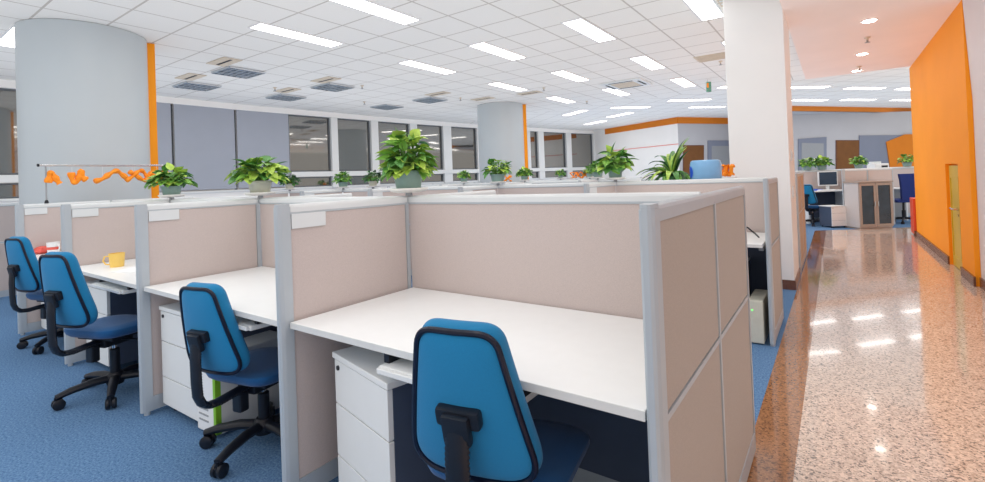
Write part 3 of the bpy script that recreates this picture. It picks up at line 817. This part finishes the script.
def make_plant(seed, n, R, Hh, L, mats, pr_=.08, ph=.09, potm='pot', low=-.25):
    t = thing('potted_plant', '', 'potted plant', group='leafy potted plants on the dividers')
    B().lathe([(pr_ * .78, 0), (pr_ * .82, .008), (pr_ * .97, ph * .84), (pr_ * 1.06, ph * .86), (pr_ * 1.06, ph), (pr_ * .96, ph), (pr_ * .92, ph * .9)], seg=32).build('pot', potm, t, True)
    B().lathe([(pr_ * .93, ph * .86), (pr_ * .9, ph * .9)], seg=20).build('soil', 'soil', t)
    f = bushy(seed, n, R, Hh, L, mats, pr_, low=low).build('foliage', mats[0], t); f.location = (0, 0, ph)
    return t
def make_stand(r=.1):
    t = thing('plant_plate', '', 'plant stand', group='cream plates carrying plants on the divider tops')
    B().lathe([(r * .55, 0), (r * .9, .006), (r, .016), (r, .024), (r * .94, .024), (r * .88, .018)], seg=36).build('plate', 'plate', t, True)
    B().lathe([(.02, -.018), (.016, .0)], seg=14).build('bracket', 'grey_plastic', t)
    return t
PL = [make_plant(11, 150, .10, .165, .082, ['leaf1', 'leaf2', 'leaf1', 'leaf2', 'leaf3'], .078, .095, low=-.2),
      make_plant(5, 120, .14, .13, .10, ['leaf1', 'leaf2', 'leaf1', 'leaf2', 'leaf3'], .078, .085, 'pot2', -.05),
      make_plant(8, 130, .14, .125, .085, ['leaf2', 'leaf3', 'leaf1', 'leaf3', 'leaf2'], .078, .08, low=.0),
      make_plant(21, 120, .12, .10, .05, ['leaf3', 'leaf4', 'leaf4'], .06, .07, 'pot2'),
      make_plant(33, 100, .12, .13, .068, ['leaf2', 'leaf1', 'leaf3'], .075, .08, low=-.1),
      make_plant(40, 90, .13, .18, .13, ['leaf2', 'leaf3', 'leaf2', 'leaf3', 'leaf1'], .078, .09, low=.0)]
used = set(); st = make_stand(); st_first = True
def plant(k, x, y, label, s=1., rz=0., z_=HP + .018, stand=True, slabel=None):
    global st_first
    zz = z_
    if stand:
        place(st, st_first, (x, y, zz), 0, slabel); st_first = False; zz += .018
    o = place(PL[k], k not in used, (x, y, zz), rz, label, s); used.add(k); return o
plant(0, X[1], Yb, 'largest bright leafy plant in a grey green pot, behind the nearest desk', 1., 1.2, slabel='cream plate under the largest pot behind the nearest desk')
plant(1, X[2], Yb, 'wide leafy plant in a pale stone pot on the front divider, second from the right', 1., .4, slabel='cream plate under the wide plant in the pale stone pot')
plant(2, X[3], Yb, 'leafy plant in a grey green pot in front of the orange column edge', 1., 2., slabel='cream plate under the plant by the orange column edge')
plant(3, X[5], 4.7, 'small dark leafy plant left below the first bare window', 1.25, 0., slabel='cream plate under the small dark plant below the first window')
plant(4, X[4], 4.7, 'medium leafy plant below the second window', 1., 0., slabel='cream plate under the medium plant below the second window')
plant(3, -5.5, 4.7, 'small dark plant half hidden left of the largest plant', 1.1, 2., slabel='cream plate under the dark plant left of the largest plant')
plant(4, X[4], 7.67, 'small leafy plant right of the largest plant, before the last near window', 1., 2.5, slabel='cream plate under the small plant left of the distant column')
plant(4, X[2], 4.7, 'bright leafy plant in front of the distant grey column', 1.15, 4., slabel='cream plate under the bright plant before the distant column')
plant(2, X[3], 7.67, 'leafy plant just right of the distant grey column', .9, 1., slabel='cream plate under the plant right of the distant column')
plant(4, -5.5, 10.6, 'small faraway plant below the orange window reflection', .9, 1., slabel='cream plate under the faraway plant by the windows')
plant(4, X[3], 10.6, 'faraway leafy plant below the wall corner, left one', 1.1, 3., slabel='cream plate under the left faraway plant')
plant(4, X[2], 7.67, 'leafy plant left behind the glossy broad leaved plant', 1.15, 5., slabel='cream plate under the plant left of the broad leaved one')
plant(5, X[1], 4.7, 'tall glossy dark leaved plant in a grey green pot left of the dracaena', .95, 3., slabel='cream plate under the glossy plant left of the dracaena')
FO = (.385, 12.07); UA = radians(36); FU = Vector((cos(UA), sin(UA), 0)); FV = Vector((-sin(UA), cos(UA), 0))
def SA(px, v): return (px - 492.5) / 480 * (10.04 + v) - 7.7
def FP(s, v, z_=0): return Vector((FO[0], FO[1], 0)) + FU * s + FV * v + Z * z_
for k, s, lab in ((4, SA(812, 1.9), 'bright plant on the far counter top, left of the pair by the pillar'), (2, SA(826, 1.9), 'bright plant on the far counter top, right of the pair by the pillar'), (4, SA(862, 1.9), 'round bright plant in the middle of the far counter top'), (4, SA(909, 1.9), 'bright plant on the far counter top, beside the orange wall')):
    p = FP(s, 1.9); plant(k, p.x, p.y, lab, 1.25, s, HP + .003, stand=False)

# dracaena with strap leaves, on the floor behind the second row
dr_ = thing('dracaena', 'big strap leaved plant rising behind the divider, left of the blue water bottle', 'potted plant', (-1.37, 5.12, 0))
B().lathe([(.12, 0), (.17, .3), (.18, .32), (.165, .32), (.155, .28)], seg=32).build('pot', 'pot2', dr_, True)
B().lathe([(.155, .27), (.15, .29)], seg=20).build('soil', 'soil', dr_)
B().tube([(0, 0, .28), (.01, 0, .6), (-.01, .01, 1.0), (0, 0, 1.24)], [.02, .018, .016, .014]).build('trunk', 'brown_door', dr_, True)
b_ = B(); rnd = random.Random(3)
for m in ('leaf3', 'leaf2', 'leaf1', 'leaf4'): b_.mat(m)
for i in range(46):
    az = i * 2.4; yb_ = -.2 if sin(az) < -.2 else 0; el = .25 + 1.15 * ((i * .618) % 1)
    L = rnd.uniform(.34, .46) * (1 + yb_); b_.mat(['leaf3', 'leaf2', 'leaf1', 'leaf4', 'leaf2'][i % 5])
    base = Vector((0, 0, 1.17 + .12 * ((i * .37) % 1)))
    dd = Vector((cos(az) * cos(el), sin(az) * cos(el), sin(el))); side = dd.cross(Z).normalized(); p = base; prev = None
    for k in range(8):
        w = .075 * (1 - abs(k / 7 - .4) * 1.5) if k < 7 else .0; w = max(w, .002)
        nn = side.cross(dd).normalized()
        row = [b_.bm.verts.new(p - side * w / 2 + nn * w * .2), b_.bm.verts.new(p.copy()), b_.bm.verts.new(p + side * w / 2 + nn * w * .2)]
        if prev: b_.face([prev[0], prev[1], row[1], row[0]]); b_.face([prev[1], prev[2], row[2], row[1]])
        prev = row; p = p + dd * L / 7; dd = (dd - Z * (.10 + .22 * cos(el))).normalized()
b_.build('foliage', 'leaf3', dr_)

# water cooler with blue bottle, gift bag
wc = thing('water_cooler', 'white water cooler behind the divider, carrying the blue bottle', 'water cooler', (-1.03, 5.05, 0), radians(10))
box('cabinet', 'white_steel', wc, -.15, .15, -.15, .15, 0, .99, bev=.012); box('tap_recess', 'grey_plastic', wc, -.1, .1, -.155, -.15, .6, .8)
for s in (-1, 1): box('tap', ('cobalt', 'red')[s > 0], wc, s * .05 - .012, s * .05 + .012, -.19, -.15, .74, .77)
wb = thing('water_bottle', 'big light blue water bottle upside down left of the white pillar', 'water bottle', (-1.03, 5.05, .99))
B().lathe([(.03, 0), (.035, .03), (.12, .09), (.143, .12), (.143, .2), (.137, .21), (.143, .22), (.143, .36), (.135, .39), (.12, .4), (.11, .395)], seg=40).build('bottle_body', 'water', wb, True)
lb = B(); cen = radians(-150); prev = None
for rr_ in (1., .6, .2):
    ring = []
    for i in range(24):
        a = 2 * pi * i / 24; th_ = cen + .34 * rr_ * cos(a); z_ = .285 + .06 * rr_ * sin(a)
        ring.append(lb.bm.verts.new((.1455 * cos(th_), .1455 * sin(th_), z_)))
    if prev:
        for i in range(24): lb.face([prev[i], prev[(i + 1) % 24], ring[(i + 1) % 24], ring[i]])
    prev = ring
lb.face(prev); lb.build('blue_label', 'cobalt', wb)
def crumple(name, label, loc, w, d, h, rz=0., cat='ornament', mat='ribbon', seed=1, grp=None):
    t = thing(name, label, cat, loc, rz, grp); r_ = random.Random(seed); b2 = B()
    for k in range(3):
        pts = []
        for j in range(13):
            u = j / 12; pts.append(Vector((-w / 2 + w * u, d * .5 * sin(u * 9 + k * 2) * .8, h * (.5 + .42 * sin(u * (7 + k * 2) + k * 1.7 + r_.random())))))
        b2.tube(pts, h * .12, seg=6, sq=(1.5, .6))
    b2.build('ribbon_loops', mat, t, True); return t
gb = crumple('ribbon_bow', 'orange ribbon decoration between the blue bottle and the white pillar', (-.93, 5.6, 1.22), .12, .08, .13, .3, seed=2)
gs = box('shelf_post', 'white_steel', None, -1.01, -.85, 5.5, 5.7, 0, 1.215, bev=.01); gs.name = 'narrow_cabinet'; tag(gs, 'narrow white cabinet in front of the pillar, behind the divider, under the orange ribbon', 'cabinet')
crumple('ribbon_bow', 'orange ribbon ornament on the divider left of the plant before the distant column', (-5.25, 7.67, 1.225), .38, .12, .12, .6, seed=5)
crumple('ribbon_bow', 'orange ribbon ornament on the far divider between two small plants', (-5.0, 10.6, 1.225), .42, .12, .16, .6, seed=6)

# ribbon rack on the left dividers
rk = thing('ribbon_rack', 'slim chrome bar on an upright above the left dividers, carrying orange ribbons', 'display rack', (X[4], 1.27, HP + .002))
B().tube([(0, -.05, .365), (0, 1.10, .365)], .011, seg=12).build('top_bar', 'chrome', rk, True)
for y in (-.05, 1.10):
    B().tube([(0, y - .012, .365), (0, y + .004, .365)], .014, seg=12).build('end_cap', 'black', rk, True)
for y in (.0, 1.04):
    B().tube([(0, y, .02), (0, y, .36)], .007, seg=10).build('upright', 'grey_plastic', rk, True)
    B().lathe([(.016, 0), (.016, .012), (.009, .03)], c=(0, y, 0), seg=14).build('foot', 'black', rk, True)
def ribbon(label, y, pts, seed, w=.03):
    t = thing('orange_ribbon', label, 'ribbon', (X[4], y, HP + .367), 0, 'orange ribbons hanging from the rack'); b2 = B(); P_ = [Vector(p) for p in pts]; dense = []
    for i in range(len(P_) - 1):
        p0, p1, p2, p3 = P_[max(i - 1, 0)], P_[i], P_[i + 1], P_[min(i + 2, len(P_) - 1)]
        for k in range(6):
            u = k / 6; dense.append(.5 * ((2 * p1) + (p2 - p0) * u + (2 * p0 - 5 * p1 + 4 * p2 - p3) * u * u + (3 * p1 - p0 - 3 * p2 + p3) * u ** 3))
    dense.append(P_[-1])
    b2.tube(dense, [w * .9 * (1 + .25 * sin(i * .8)) for i in range(len(dense))], seg=8, sq=(1., .7)); b2.build('twisted_ribbon', 'ribbon', t, True)
    c = dense[len(dense) // 2]; B().tube([(0, 0 * c.y + P_[1].y, -.002), (0, P_[1].y, P_[1].z)], .0012, seg=4).build('thread', 'ceramic', t)
ribbon('leftmost orange ribbon on the rack, bent like a hook', 1.30, [(0, -.015, -.17), (0, -.005, -.10), (0, .015, -.08), (0, .04, -.13), (0, .07, -.18)], 1)
ribbon('second orange ribbon on the rack, hanging in a U shape', 1.51, [(0, -.05, -.07), (0, -.045, -.14), (0, -.015, -.165), (0, .01, -.12), (0, .02, -.06), (0, .04, -.12), (0, .07, -.15)], 2)
ribbon('third orange ribbon on the rack, a long rising arm with a peak', 1.76, [(0, -.12, -.165), (0, -.05, -.14), (0, .01, -.09), (0, .07, -.06), (0, .12, -.10), (0, .17, -.15)], 3, .038)
ribbon('orange ribbon crossing behind the right end of the long one', 1.97, [(0, -.06, -.165), (0, .0, -.12), (0, .05, -.07), (0, .09, -.06), (0, .13, -.11), (0, .17, -.16)], 4, .034)
ribbon('orange ribbon on the rack falling from left to right before the column', 2.03, [(0, -.09, -.065), (0, -.04, -.10), (0, .02, -.15), (0, .06, -.16), (0, .10, -.1), (0, .14, -.07)], 5, .034)
ribbon('rightmost orange ribbon on the rack, beside the plant', 2.19, [(0, -.05, -.15), (0, .01, -.08), (0, .05, -.13), (0, .09, -.07), (0, .14, -.15)], 6, .036)

# ================================================================== FAR WORKSTATIONS
def fthing(name, label, cat, s, v, z_=0., rot=0., grp=None): return thing(name, label, cat, FP(s, v, z_), UA + rot, grp)
def fpart(label, s, v, L, along_u=True, **k):
    return partition(label, *FP(s, v).to_tuple()[:2], L, UA + (radians(-90) if along_u else 0), None, **k)
fpart('beige divider behind the glass door cabinet at the corridor end', .035, .46, 1.03, seams=(.5,), post=(True, True))
fpart('long far divider whose white top carries the plants', -.45, 1.9, 3.6, seams=(1.2, 2.4), post=(False, False))
fpart('beige divider between the glass cabinet and the navy chair', 1.09, .5, 1.37, False, post=(False, False))
gc = fthing('glass_cabinet', 'taupe low cabinet with two dark glass doors at the corridor end', 'cabinet', .34, 0)
box('carcass', 'cab_side', gc, -.34, .33, .03, .41, .03, .93); box('top', 'cab_frame', gc, -.36, .35, -.01, .42, .93, .955, bev=.003)
box('plinth', 'cab_frame', gc, -.33, .32, .03, .4, 0, .03)
for s in (-1, 1):
    x0, x1 = (-.335, -.008) if s < 0 else (-.002, .325)
    d = B().box(x0, x0 + .04, 0, .028, .05, .92).box(x1 - .04, x1, 0, .028, .05, .92).box(x0 + .04, x1 - .04, 0, .028, .05, .1).box(x0 + .04, x1 - .04, 0, .028, .87, .92).build('door', 'cab_frame', gc)
    box('glass', 'cab_glass', d, x0 + .04, x1 - .04, .012, .018, .1, .87)
    hx = x1 - .03 if s < 0 else x0 + .03
    box('handle', 'chrome', d, hx - .006, hx + .006, -.015, 0, .45, .55)
for z_ in (.32, .6):
    box('inner_shelf', 'tray', gc, -.29, .28, .0182, .03, z_, z_ + .012)
desk_f = fthing('desk', 'white far desk with a monitor, beside the white pillar', 'desk', -.2, 1.22)
box('desktop', 'desk', desk_f, 0, 1.0, 0, .6, .715, .74, bev=.002); box('modesty_panel', 'navy_steel', desk_f, .02, .98, .52, .54, .1, .714)
for x_ in (.0, .97): box('side_leg', 'white_steel', desk_f, x_, x_ + .03, .02, .58, 0, .714)
desk_g = fthing('desk', 'white far desk behind the navy chair', 'desk', 1.2, 1.22)
box('desktop', 'desk', desk_g, 0, .85, 0, .6, .715, .74, bev=.002); box('modesty_panel', 'white_steel', desk_g, .02, .83, .5, .52, .1, .714)
for x_ in (.0, .82): box('side_leg', 'white_steel', desk_g, x_, x_ + .03, .02, .58, 0, .714)
p = FP(-.145, .38); o = place(ped, False, p, UA, 'small white drawer pedestal at the far workstation, left of the white cabinet', .76)
mn = fthing('monitor', 'dark screened monitor on the far desk by the pillar', 'monitor', SA(831, 1.6), 1.6, .74, radians(-10))
box('housing', 'tray', mn, -.17, .17, -.02, .02, .08, .36, bev=.006); box('screen', 'screen', mn, -.155, .155, -.023, -.02, .1, .345)
box('stand', 'tray', mn, -.025, .025, 0, .03, .01, .1); B().lathe([(.1, 0), (.1, .01)], seg=24).build('foot', 'tray', mn); mn.scale = (1.2,) * 3
kb = fthing('keyboard', 'white keyboard in front of the far monitor', 'keyboard', SA(830, 1.36), 1.36, .74)
box('key_tray', 'tray', kb, -.2, .2, -.06, .06, 0, .018, bev=.003); box('keys', 'ceramic', kb, -.18, .18, -.045, .045, .018, .024)
bk2 = fthing('book', 'dark blue folder lying on the far desk', 'folder', SA(817, 1.5), 1.5, .74)
box('cover', 'cobalt', bk2, -.15, .15, -.1, .1, 0, .03, bev=.002)
pr2 = fthing('printer', 'white desktop printer standing behind the far plants', 'printer', SA(881, 2.14), 2.14, 1.16)
box('printer_body', 'ceramic', pr2, -.17, .17, -.12, .15, 0, .15, bev=.015); box('paper_slot', 'dark', pr2, -.02, .13, -.125, -.12, .04, .1); box('paper_tray', 'tray', pr2, -.12, .12, .05, .14, .15, .2, bev=.005)
cc = fthing('storage_cabinet', 'tall white cabinet behind the far divider, under the printer', 'cabinet', SA(881, 2.16), 2.16)
box('carcass', 'white_steel', cc, -.25, .25, -.2, .2, 0, 1.16, bev=.003); box('door', 'white_steel', cc, -.24, .24, -.21, -.2, .05, 1.12)
o = chair(False, 0, 0, 0, ZB, 0, 'pale blue swivel chair at the far workstation beside the pillar')
p = FP(SA(815, 1.0), 1.0); o.location = p; o.rotation_euler = (0, 0, UA - .9)
# navy chair of another kind: tall flared back
nc = fthing('navy_chair', 'dark navy chair with a tall flared back, beside the orange wall', 'office chair', SA(903, .8), .8, 0., radians(-6))
def nf(u, v, d): return Vector((u, -.2 - .12 * v + d - .8 * u * u, .47 + v))
nc.scale = (1.2, 1.1, 1.08); b_ = B(); pr_rows = [(.15, 0), (.165, .12), (.18, .26), (.205, .4), (.235, .5), (.235, .52)]
R1 = [[b_.bm.verts.new(nf(w * k / 3, v, 0)) for k in range(-3, 4)] for w, v in pr_rows]; R2 = [[b_.bm.verts.new(nf(w * k / 3, v, .05)) for k in range(-3, 4)] for w, v in pr_rows]
for R_ in (R1, R2):
    for a, c in zip(R_, R_[1:]):
        for k in range(6): b_.face([a[k], a[k + 1], c[k + 1], c[k]])
for k in range(6): b_.face([R1[0][k], R1[0][k + 1], R2[0][k + 1], R2[0][k]]); b_.face([R1[-1][k], R1[-1][k + 1], R2[-1][k + 1], R2[-1][k]])
for a, c in zip(range(5), range(1, 6)):
    for k in (0, 6): b_.face([R1[a][k], R1[c][k], R2[c][k], R2[a][k]])
b_.build('backrest', 'navy', nc, True)
box('seat', 'navy', nc, -.22, .22, -.2, .24, .42, .48, bev=.025, smooth=True)
B().lathe([(.03, .08), (.03, .25), (.018, .26), (.018, .43)], seg=16).build('gas_lift', 'black', nc, True)
for k in range(5):
    a = 2 * pi * k / 5 + .3; B().tube([(0, 0, .1), (.15 * cos(a), .15 * sin(a), .09), (.27 * cos(a), .27 * sin(a), .06)], [.022, .02, .015]).build('leg', 'black', nc, True)
    B().lathe([(.026, .001), (.028, .02), (.022, .05)], c=(.27 * cos(a), .27 * sin(a), 0), seg=14).build('caster', 'black', nc, True)
rc = thing('drawer_cabinet', 'red cabinet at the end of the orange wall', 'cabinet', (1.10, 11.16, 0), 0)
box('body', 'red_wood', rc, 0, .4, .01, .45, .03, .66, bev=.006); box('front', 'red_wood', rc, .01, .39, -.005, .01, .06, .62, bev=.003)
for s in (.05, .35): box('foot', 'dark', rc, s - .02, s + .02, .05, .4, .0, .03)
box('handle', 'chrome', rc, .15, .25, -.02, -.005, .5, .51)

# ================================================================== LIGHT
w = bpy.data.worlds.new('world'); sc.world = w; w.use_nodes = True
bg = w.node_tree.nodes['Background']; bg.inputs[0].default_value = (1, .97, .935, 1); bg.inputs[1].default_value = .6
sc.view_settings.view_transform = 'Standard'; sc.view_settings.look = 'None'; sc.view_settings.gamma = 1; sc.view_settings.exposure = -.07
sc.cycles.use_denoising = True
sc.cycles.use_fast_gi = True; sc.cycles.fast_gi_method = 'ADD'
w.light_settings.ao_factor = .64; w.light_settings.distance = 2.6
try: sc.cycles.denoiser = 'OPENIMAGEDENOISE'
except Exception: pass
sc.cycles.max_bounces = 14; sc.cycles.diffuse_bounces = 8; sc.cycles.glossy_bounces = 6; sc.cycles.caustics_reflective = False; sc.cycles.sample_clamp_indirect = 8
